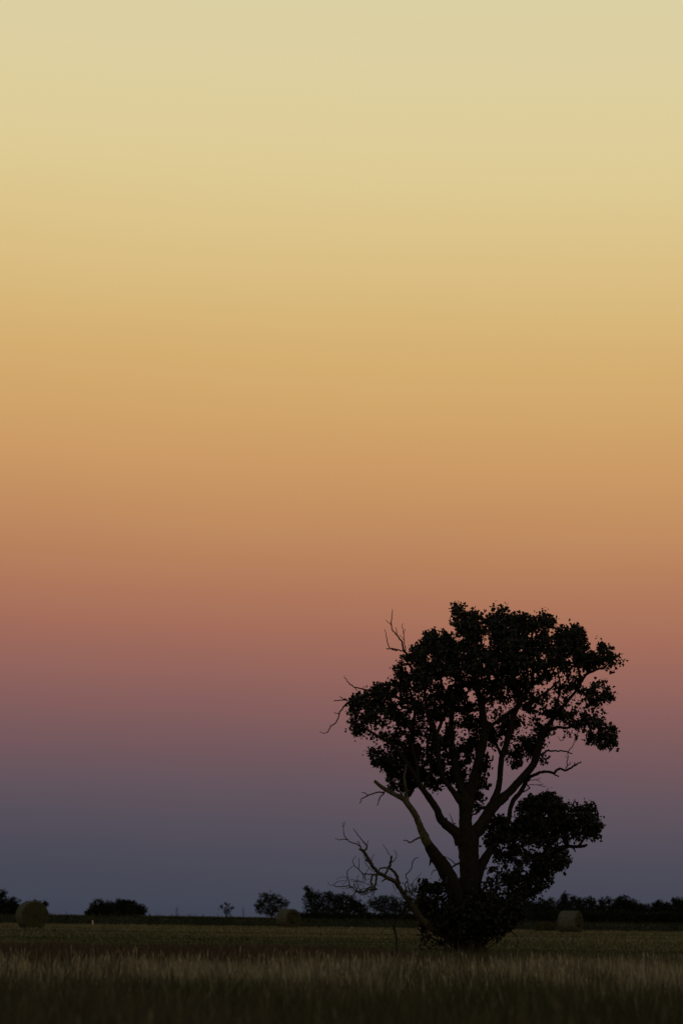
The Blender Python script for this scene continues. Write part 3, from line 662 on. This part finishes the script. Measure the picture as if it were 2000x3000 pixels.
def foliage(name, poly, holes, ntry, maxthick, y_center, sparse, size=.088, label=None, twigs=True, d0=0.0, soft=0.25, shift=lambda X, Y: X * 0, nl=11, maxtwig=85):
    poly_a = np.array(poly, float)
    x0, y0 = poly_a.min(0); x1, y1 = poly_a.max(0)
    X = x0 + RNG.random(ntry) * (x1 - x0); Y = y0 + RNG.random(ntry) * (y1 - y0)
    k = inside(poly, X, Y); X, Y = X[k], Y[k]
    ed = edge_dist(poly, X, Y)
    k = ed > 8 + 4 * RNG.random(len(X)); X, Y, ed = X[k], Y[k], ed[k]
    keep = np.ones(len(X), bool)
    for hx, hy, rx, ry in holes:
        keep &= ((X - hx) / (rx + 7)) ** 2 + ((Y - hy) / (ry + 7)) ** 2 > 1
    g = GN(X / 24 + 9, Y / 20 + 3) * .45 + GN(X / 9.5 + 99, Y / 9.5 + 30) * .55
    dens = sparse(X, Y)
    keep &= (g > (1 - dens) * .75 + soft * .4) | (RNG.random(len(X)) < .12 * dens)
    X, Y, ed = X[keep], Y[keep], ed[keep]; n = len(X)
    th = np.minimum(1, ed / 150.0) ** .5 * maxthick
    D = d0 + (RNG.random(n) * 2 - 1) * th
    # below the dense top the leaves hang mostly behind the limbs
    rad_px = np.minimum(6 + 8 * RNG.random(n), ed * .9)
    D = D + shift(X, Y)
    q = np.array([P(a, b, TREE_D + d)[:] for a, b, d in zip(X, Y, D)])
    V, T = leaves(q[:, 0], q[:, 1], q[:, 2], rad_px * SC, nl, size)
    print(name, "clusters", n, "leaves", n * nl)
    # loose sprigs: a few leaves on their own, in and just outside the gaps
    m = int(n * .35); X2 = x0 + RNG.random(m * 4) * (x1 - x0); Y2 = y0 + RNG.random(m * 4) * (y1 - y0)
    k2 = inside(poly, X2, Y2); X2, Y2 = X2[k2][:m], Y2[k2][:m]
    q2 = np.array([P(a_, b_, TREE_D + d_)[:] for a_, b_, d_ in zip(X2, Y2, d0 + shift(X2, Y2) + (RNG.random(len(X2)) - .5) * maxthick)])
    V2, T2 = leaves(q2[:, 0], q2[:, 1], q2[:, 2], np.full(len(X2), 13 * SC), 3, size)
    V = np.concatenate([V, V2]); T = np.concatenate([T, T2 + len(V) - len(V2)])
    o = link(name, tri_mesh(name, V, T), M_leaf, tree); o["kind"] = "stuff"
    if label: o["label"] = label
    if twigs:
        A = np.array(NODES); B = Builder()
        A = A[A[:, 3] < 12]
        for i in range(0, n, 2):
            w = np.hypot(A[:, 0] - X[i], A[:, 1] - Y[i]) + np.abs(A[:, 2] - D[i]) / SC * .35 + 10 * (A[:, 1] < Y[i] - 10)
            j = int(np.argmin(w)); a = A[j]
            L = math.hypot(a[0] - X[i], a[1] - Y[i])
            if L > maxtwig: continue
            tx_, ty_ = np.array([.25, .5, .75]) * (X[i] - a[0]) + a[0], np.array([.25, .5, .75]) * (Y[i] - a[1]) + a[1]
            if L > 25 and (not inside(poly, tx_, ty_).all() or any((((tx_ - hx) / (rx + 3)) ** 2 + ((ty_ - hy) / (ry + 3)) ** 2 < 1).any() for hx, hy, rx, ry in holes)): continue
            m = ((a[0] + X[i]) / 2 + random.uniform(-.1, .1) * L, (a[1] + Y[i]) / 2 + random.uniform(-.02, .14) * L, (a[2] + D[i]) / 2)
            rows = []
            for (px, py, d), r in ((a[:3], min(a[3], 1.0 + L * .008)), (m, .9 + L * .003), ((X[i], Y[i], D[i]), .6)):
                p = P(px, py, TREE_D + d); rows.append((p.x, p.y, p.z, r * SC))
            Vt, Tt = tube(smooth_path(rows, 3), 4, .0)
            B.add(Vt, Tt)
        o = link("twigs", B.mesh("twigs"), M_bark, tree); o["kind"] = "stuff"
def sp_main(X, Y):
    s = np.where(Y < 1975, .86, .56)
    s = np.where((Y > 1900) & (Y < 1990) & (X < 1200), .60, s)
    s = np.where((X > 1720), .56, s)
    s = np.where((X > 1540) & (Y > 1950), .44, s)
    s = np.where((X < 1180) & (Y < 2120), .66, s)
    s = np.where((X < 1330) & (Y > 2160), .66, s)
    s = np.where((X > 1400) & (Y > 2050) & (X < 1560), .40, s)
    s = np.where((X > 1690) & (Y > 2110), .72, s)
    s = np.where((X > 1420) & (Y > 2170) & (X < 1560), .36, s)
    return s
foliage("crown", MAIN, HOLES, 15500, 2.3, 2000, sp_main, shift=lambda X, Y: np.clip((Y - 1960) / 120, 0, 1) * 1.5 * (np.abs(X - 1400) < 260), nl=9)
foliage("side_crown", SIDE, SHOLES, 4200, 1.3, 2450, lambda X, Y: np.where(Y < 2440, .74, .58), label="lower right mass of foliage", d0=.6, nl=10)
mklimb("shoot", [([(1335, 2795, 4), (1312, 2740, 3.5), (1290, 2680, 3), (1270, 2620, 2.5), (1262, 2590, 1.5)], -.6),
                 ([(1338, 2798, 3), (1290, 2762, 3), (1255, 2745, 2.4), (1230, 2750, 1.5)], -.8),
                 ([(1322, 2790, 2.5), (1290, 2782, 2.2), (1255, 2780, 1.6)], -.9),
                 ([(1312, 2740, 3), (1270, 2705, 2.5), (1235, 2680, 2), (1222, 2640, 1.4)], -.9),
                 ([(1345, 2780, 4), (1335, 2700, 3.4), (1318, 2640, 3), (1322, 2590, 2)], -.9)], sides=6)
mklimb("shoot", [([(1400, 2790, 4), (1430, 2740, 3.5), (1455, 2700, 3), (1480, 2660, 2.4), (1490, 2630, 1.5)], .4),
                 ([(1396, 2780, 3), (1440, 2750, 2.6), (1465, 2745, 2), (1466, 2762, 1.2)], .2),
                 ([(1402, 2760, 4), (1425, 2690, 3.4), (1432, 2630, 3), (1440, 2580, 2)], -.5),
                 ([(1455, 2700, 3), (1500, 2690, 2.4), (1535, 2670, 1.6)], .7)], sides=6)
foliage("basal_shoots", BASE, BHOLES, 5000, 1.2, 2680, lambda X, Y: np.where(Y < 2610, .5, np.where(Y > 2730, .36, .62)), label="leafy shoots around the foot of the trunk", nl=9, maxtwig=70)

# ---------------------------------------------------------------- far trees
def far_tree(kind, label, blobs, D, base_py=None, trunk_x=None, dens=1.0, leaf=.25, mat=None, group="trees on the far side of the fields", cat="tree", nholes=0, wood=True):
    """blobs: photo-space ellipses (px, py, rx, ry) turned into real ellipsoids D metres ahead"""
    mat = mat or M_fleaf
    sc = D / FPX
    xs = [b[0] for b in blobs]
    tx = trunk_x if trunk_x is not None else sum(xs) / len(xs)
    base = P(tx, 2680, D); root = empty(kind, (base.x, D, 0))
    tag(root, label, cat, group)
    Vs, Ts, k = [], [], 0
    cen = []
    for bx, by, rx, ry in blobs:
        c = P(bx, by, D); cen.append((c, rx * sc, ry * sc))
        area = math.pi * rx * ry * sc * sc
        n = max(8, int(area * 15 * dens))
        d = RNG.standard_normal((n, 3)); d /= np.linalg.norm(d, axis=1)[:, None]
        rr = RNG.random(n) ** .5
        # ragged outline: radius pushed by noise over the direction
        rr *= .80 + .38 * GN(d[:, 0] * 2.5 + bx, d[:, 2] * 2.5 + by)
        X = c.x + d[:, 0] * rr * rx * sc; Yd = c.y + d[:, 1] * rr * rx * sc * .8; Z = c.z + d[:, 2] * rr * ry * sc
        Z = np.maximum(Z, .15)
        V, T = leaves(X, Yd, Z, np.full(n, leaf * .9), 7, leaf, droop=.1)
        Vs.append(V); Ts.append(T + k); k += len(V)
    o = link("crown", tri_mesh("crown", np.concatenate(Vs), np.concatenate(Ts)), mat, root); o["kind"] = "stuff"
    if wood:
        B = Builder()
        hmax = max(c.z for c, a, b in cen)
        r0 = .034 * hmax
        V, T = tube(smooth_path([(base.x, D, -.1, r0), (base.x + random.uniform(-.2, .2), D, hmax * .3, r0 * .8), (base.x, D, hmax * .55, r0 * .6)], 3), 7, .1)
        B.add(V, T)
        for c, a, b in cen:
            if c.z < 1.2: continue
            V, T = tube(smooth_path([(base.x, D, min(hmax * .3, c.z * .6), r0 * .55), ((base.x * .6 + c.x * .4) + random.uniform(-.3, .3), D, c.z * .7 + .2, r0 * .4), (c.x, c.y, c.z + b * .5, r0 * .15)], 3), 6, .08)
            B.add(V, T)
            for q in range(4):
                an = random.uniform(0, 6.28)
                V, T = tube(smooth_path([(c.x, c.y, c.z - b * .2, r0 * .2), (c.x + math.cos(an) * a * .5, c.y + math.sin(an) * a * .5, c.z + random.uniform(-.1, .4) * b, r0 * .13), (c.x + math.cos(an) * a * .9, c.y + math.sin(an) * a * .9, c.z + random.uniform(.0, .8) * b, r0 * .05)], 2), 4, 0)
                B.add(V, T)
        link("trunk", B.mesh("trunk"), M_bark, root, smooth=True)
    return root
D1 = 400
far_tree("tree", "dark ragged tree cut by the left edge behind the nearest bale", [(-20, 2650, 42, 34), (8, 2622, 14, 18), (22, 2655, 34, 24), (40, 2646, 22, 20), (60, 2662, 24, 16), (0, 2674, 60, 12), (50, 2674, 40, 10)], D1, trunk_x=0, dens=1.3)
far_tree("tree", "low tree with a ragged right tip directly behind the nearest bale", [(78, 2660, 22, 20), (102, 2650, 14, 14), (122, 2652, 20, 14), (138, 2648, 10, 7), (120, 2668, 24, 14), (105, 2676, 40, 9)], D1 - 15, trunk_x=105, dens=1.2)
far_tree("tree", "rounded dark tree, left one of the detached clump near the white post", [(292, 2660, 32, 26), (275, 2668, 22, 15), (316, 2662, 30, 24), (258, 2674, 14, 8), (300, 2674, 44, 12)], D1, trunk_x=296, dens=1.8)
far_tree("tree", "dark tree with the highest top, middle of the detached clump near the white post", [(350, 2658, 30, 25), (356, 2647, 15, 14), (374, 2658, 28, 24), (386, 2652, 14, 14), (365, 2674, 42, 12)], D1 + 10, trunk_x=360, dens=1.8)
far_tree("tree", "small rounded dark tree, right one of the detached clump near the white post", [(406, 2665, 22, 19), (418, 2670, 16, 14), (395, 2668, 22, 16)], D1 - 5, trunk_x=408, dens=1.8)
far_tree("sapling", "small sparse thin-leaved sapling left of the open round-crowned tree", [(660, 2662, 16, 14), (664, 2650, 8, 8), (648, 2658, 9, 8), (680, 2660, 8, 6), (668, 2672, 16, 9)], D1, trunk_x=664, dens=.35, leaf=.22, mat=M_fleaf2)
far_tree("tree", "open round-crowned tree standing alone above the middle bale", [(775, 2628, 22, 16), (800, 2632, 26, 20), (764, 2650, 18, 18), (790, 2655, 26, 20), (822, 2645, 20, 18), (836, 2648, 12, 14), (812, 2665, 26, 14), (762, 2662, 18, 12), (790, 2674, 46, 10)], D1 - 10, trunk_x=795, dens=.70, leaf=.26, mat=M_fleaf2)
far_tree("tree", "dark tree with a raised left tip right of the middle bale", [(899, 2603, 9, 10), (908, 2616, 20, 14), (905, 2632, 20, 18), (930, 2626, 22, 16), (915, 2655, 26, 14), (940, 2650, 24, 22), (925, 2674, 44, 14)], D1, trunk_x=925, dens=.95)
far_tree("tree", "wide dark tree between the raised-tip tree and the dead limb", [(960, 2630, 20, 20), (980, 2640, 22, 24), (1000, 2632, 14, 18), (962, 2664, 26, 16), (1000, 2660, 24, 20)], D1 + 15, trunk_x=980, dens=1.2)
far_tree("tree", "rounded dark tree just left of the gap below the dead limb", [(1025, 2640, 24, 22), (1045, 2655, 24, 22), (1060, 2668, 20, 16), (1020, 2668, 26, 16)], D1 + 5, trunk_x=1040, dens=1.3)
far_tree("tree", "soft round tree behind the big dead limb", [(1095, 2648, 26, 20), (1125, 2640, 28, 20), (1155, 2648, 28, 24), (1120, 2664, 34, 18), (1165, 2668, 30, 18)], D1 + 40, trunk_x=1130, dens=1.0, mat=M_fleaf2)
far_tree("tree", "dark tree partly hidden behind the shoots of the cottonwood", [(1200, 2655, 26, 26), (1235, 2660, 26, 26), (1265, 2662, 24, 26)], D1 + 20, trunk_x=1230, dens=1.3)
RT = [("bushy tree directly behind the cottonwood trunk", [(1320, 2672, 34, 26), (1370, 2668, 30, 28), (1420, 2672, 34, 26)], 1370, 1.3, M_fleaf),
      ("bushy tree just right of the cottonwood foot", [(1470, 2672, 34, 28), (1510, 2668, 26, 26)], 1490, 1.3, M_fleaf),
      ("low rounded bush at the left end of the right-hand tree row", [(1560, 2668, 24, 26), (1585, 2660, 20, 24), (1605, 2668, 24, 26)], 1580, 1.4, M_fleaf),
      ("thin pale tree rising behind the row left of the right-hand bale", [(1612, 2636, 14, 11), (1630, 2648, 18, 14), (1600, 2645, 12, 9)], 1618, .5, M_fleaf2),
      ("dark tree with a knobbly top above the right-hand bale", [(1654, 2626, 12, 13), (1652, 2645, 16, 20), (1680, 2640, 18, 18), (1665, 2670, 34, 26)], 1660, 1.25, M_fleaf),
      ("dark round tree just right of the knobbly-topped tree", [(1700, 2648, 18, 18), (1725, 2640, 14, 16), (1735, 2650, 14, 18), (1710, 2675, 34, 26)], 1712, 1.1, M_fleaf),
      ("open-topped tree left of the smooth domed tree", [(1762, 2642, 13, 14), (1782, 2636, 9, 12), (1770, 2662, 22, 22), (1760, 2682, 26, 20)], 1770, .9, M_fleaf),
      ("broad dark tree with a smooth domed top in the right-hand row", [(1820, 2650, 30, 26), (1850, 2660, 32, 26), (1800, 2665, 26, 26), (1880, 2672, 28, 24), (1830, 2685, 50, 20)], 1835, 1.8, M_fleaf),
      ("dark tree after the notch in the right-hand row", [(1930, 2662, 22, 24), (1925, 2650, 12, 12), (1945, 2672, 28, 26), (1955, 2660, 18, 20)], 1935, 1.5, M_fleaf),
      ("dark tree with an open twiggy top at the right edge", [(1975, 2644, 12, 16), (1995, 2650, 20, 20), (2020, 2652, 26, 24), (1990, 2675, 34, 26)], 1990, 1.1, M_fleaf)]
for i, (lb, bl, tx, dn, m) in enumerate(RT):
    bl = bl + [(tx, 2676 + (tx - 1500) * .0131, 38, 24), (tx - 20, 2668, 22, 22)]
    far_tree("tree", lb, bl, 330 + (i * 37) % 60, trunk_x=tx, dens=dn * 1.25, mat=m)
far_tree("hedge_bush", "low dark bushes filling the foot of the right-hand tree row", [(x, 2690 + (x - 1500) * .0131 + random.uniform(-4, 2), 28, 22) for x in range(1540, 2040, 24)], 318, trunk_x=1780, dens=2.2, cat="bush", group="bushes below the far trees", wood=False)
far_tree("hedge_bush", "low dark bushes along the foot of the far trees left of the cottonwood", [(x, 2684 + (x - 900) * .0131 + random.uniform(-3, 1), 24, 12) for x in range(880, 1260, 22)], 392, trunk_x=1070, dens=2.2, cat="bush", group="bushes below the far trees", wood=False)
for px, h, lb in ((518, 26, "thin faint bare sapling on the skyline right of the detached clump"), (712, 24, "thin dead stem on the skyline between the sapling and the round-crowned tree")):
    b = P(px, 2683, 380); t = P(px, 2682 - h, 380)
    B = Builder()
    V, T = tube(smooth_path([(b.x, 380, 0, .05), (b.x + .05, 380, t.z * .5, .04), (t.x, 380, t.z, .015)], 4), 6, .05); B.add(V, T)
    for q in range(9):
        z = t.z * (.4 + .06 * q); s = (-1) ** q * (.5 - .04 * q)
        V, T = tube(np.array([(b.x, 380, z, .02), (b.x + s * .6, 380, z + .25, .015), (b.x + s, 380 + .1, z + .45, .006)]), 4, 0); B.add(V, T)
    o = link("bare_sapling", B.mesh("bare_sapling"), M_bark); tag(o, lb, "sapling", "bare stems on the skyline")

# yellowish weeds beside the right bale
def weed(name, px, D, w, h, n, col, label, cat="weed"):
    c = P(px, 2720, D)
    X = c.x + RNG.standard_normal(n) * w * .4; Y = D + RNG.standard_normal(n) * w * .4
    C = np.tile(np.array(col), (n, 1)) * (.5 + .9 * RNG.random(n))[:, None]
    hh = h * (.5 + .5 * RNG.random(n)) * np.exp(-((X - c.x) / w) ** 2)
    V, T, C = blades(n, X, Y, X * 0, hh, .03 + .03 * RNG.random(n), .35, C)
    o = link(name, tri_mesh(name, V, T, C), M_cropb)
    tag(o, label, cat, None)
weed("weed_clump", 1597, 190, 1.1, 1.0, 1400, (.050, .050, .022), "yellowish weed clump on the left of the right-hand bale")

# white marker post
mp = P(272, 2706, 200)
B = Builder()
w, d_, hgt = .045, .045, .46
zs = [(0, 1), (.30, .98), (.43, .92), (hgt, .35)]
rows = []
V = []
for z, s in zs:
    for a in range(8):
        an = a / 8 * 6.283 + .39
        V.append((mp.x + math.cos(an) * w * s, 200 + math.sin(an) * d_ * s, z + .02))
T = []
for i in range(len(zs) - 1):
    for a in range(8):
        p, q = i * 8 + a, i * 8 + (a + 1) % 8
        T += [(p, q, q + 8), (p, q + 8, p + 8)]
V.append((mp.x, 200, hgt + .025)); T += [(24 + a, 24 + (a + 1) % 8, 32) for a in range(8)]
B.add(np.array(V), np.array(T))
tag(link("marker_post", B.mesh("marker_post"), M_post), "short white marker post at the far edge of the mown field", "post")

# ---------------------------------------------------------------- round bales
def bale(px, py, D, theta, diam, length, label, ring=.55, sag=.05, seed=0):
    """theta: how far the near end face is turned to the right (radians)"""
    rg = np.random.default_rng(seed)
    c = P(px, py, D); R = diam / 2
    root = empty("round_bale", (c.x, D, 0))
    tag(root, label, "hay bale", "round hay bales on the mown field")
    ax = Vector((math.sin(theta), -math.cos(theta), 0)); sd = Vector((math.cos(theta), math.sin(theta), 0))
    seg = 72
    def ring_pts(r, t, rough):
        pts = []
        for k in range(seg):
            a = k / seg * 2 * math.pi
            rr = r * (1 + rough * (float(N1(k * .55 + seed * 7 + 1, t * 4 + 20)) - .5) + .012 * (rg.random() - .5))
            u = math.cos(a) * rr * 1.015; v = math.sin(a) * rr
            z = R + v
            if z < .20 * R: z = .20 * R * (z / (.20 * R)) * .15 + .0          # weight flattens the foot
            z = max(z, .01) - sag * R * .3
            p = Vector((c.x, D, 0)) + ax * t + sd * u + Vector((0, 0, z))
            pts.append(p[:])
        return pts
    # side, with rounded shoulders and twine bands pressed in
    prof = []
    m = 26
    for i in range(m + 1):
        s = i / m; t = (s - .5) * length
        e = min(s, 1 - s) * length
        r = R * (1 - .07 * math.exp(-(e / .06) ** 1.0)) * (1 - .012 * (i % 3 == 0))
        prof.append((t, r))
    V = []
    for t, r in prof: V += ring_pts(r, t, .035)
    n = len(prof); T = []
    for i in range(n - 1):
        for k in range(seg):
            a, b = i * seg + k, i * seg + (k + 1) % seg
            T += [(a, b, b + seg), (a, b + seg, a + seg)]
    link("straw_roll", tri_mesh("straw_roll", V, T), M_bale, root, smooth=True)
    # end faces: wound layers standing proud and sunk in turn
    for sgn in (1, -1):
        V = []; nr = 22
        for i in range(nr + 1):
            f = 1 - i / nr
            if i == nr: f = .015
            bulge = .05 * (1 - f * f)
            if ring: bulge += -.20 * math.exp(-((f - ring) / .07) ** 2) + .06 * math.exp(-((f - ring + .15) / .08) ** 2)
            bulge += .018 * (1 if i % 2 else -1) * (f > .05)
            t = sgn * (length / 2 + bulge * (1 if i else 0))
            rp = ring_pts(R * .93 * f if i else R * .935, t, .03)
            V += [(p[0] + ax.x * sgn * .02 * rg.standard_normal() * (i > 0), p[1] + ax.y * sgn * .012 * rg.standard_normal() * (i > 0), (p[2] - R) * 1.0 + R) for p in rp]
        # keep inner rings centred: no flattened foot there
        T = []
        for i in range(nr):
            for k in range(seg):
                a, b = i * seg + k, i * seg + (k + 1) % seg
                T += [(a, b, b + seg), (a, b + seg, a + seg)]
        link("end_face", tri_mesh("end_face", V, T), M_baleend, root, smooth=False)
    # loose straw sticking out
    nf = 1500
    a = rg.random(nf) * 2 * math.pi; t = (rg.random(nf) - .5) * length
    V = []; T = []
    on_end = rg.random(nf) < .4
    for i in range(nf):
        rr = R * (.2 + .75 * rg.random()) if on_end[i] else R * .985
        tt = (length / 2 + .03) * (1 if rg.random() < .5 else -1) if on_end[i] else t[i]
        z = R + math.sin(a[i]) * rr
        if z < .12: continue
        p = Vector((c.x, D, 0)) + ax * tt + sd * math.cos(a[i]) * rr + Vector((0, 0, z))
        nrm = (ax * (1 if tt > 0 else -1)) if on_end[i] else (sd * math.cos(a[i]) + Vector((0, 0, math.sin(a[i]))))
        dr = (nrm * .5 + Vector(rg.standard_normal(3) * .6)).normalized() * (.05 + .06 * rg.random())
        s = dr.cross(Vector((0.3, .8, .5))).normalized() * .004
        k = len(V); V += [(p - s)[:], (p + s)[:], (p + dr)[:]]; T.append((k, k + 1, k + 2))
    for i in range(900):     # fallen straw round the foot
        an = rg.random() * 6.283; rr = R * (.75 + .5 * rg.random())
        p = Vector((c.x, D, 0)) + ax * math.sin(an) * (length / 2 + .25 * rg.random()) + sd * math.cos(an) * rr * .8 + Vector((0, 0, .01))
        dr = Vector((rg.standard_normal() * .5, rg.standard_normal() * .5, .5 + rg.random())).normalized() * (.06 + .10 * rg.random())
        s = Vector((.010, 0, 0)); k = len(V); V += [(p - s)[:], (p + s)[:], (p + dr)[:]]; T.append((k, k + 1, k + 2))
    o = link("loose_straw", tri_mesh("loose_straw", V, T), M_bale, root); o["kind"] = "stuff"
    return root
bale(93, 2722, 137, math.radians(24), 1.8, 1.35, "largest and nearest round hay bale at the left edge, end turned to the viewer", ring=.0, seed=1)
bale(844, 2717, 196, math.radians(38), 1.74, 1.55, "round hay bale with a sunken ring in its end, standing mid-field below the round-crowned tree", ring=.55, seed=2)
bale(1670, 2731, 168, math.radians(60), 1.76, 1.45, "round hay bale seen mostly from its side, right of the cottonwood before the dark trees", ring=.45, seed=3)
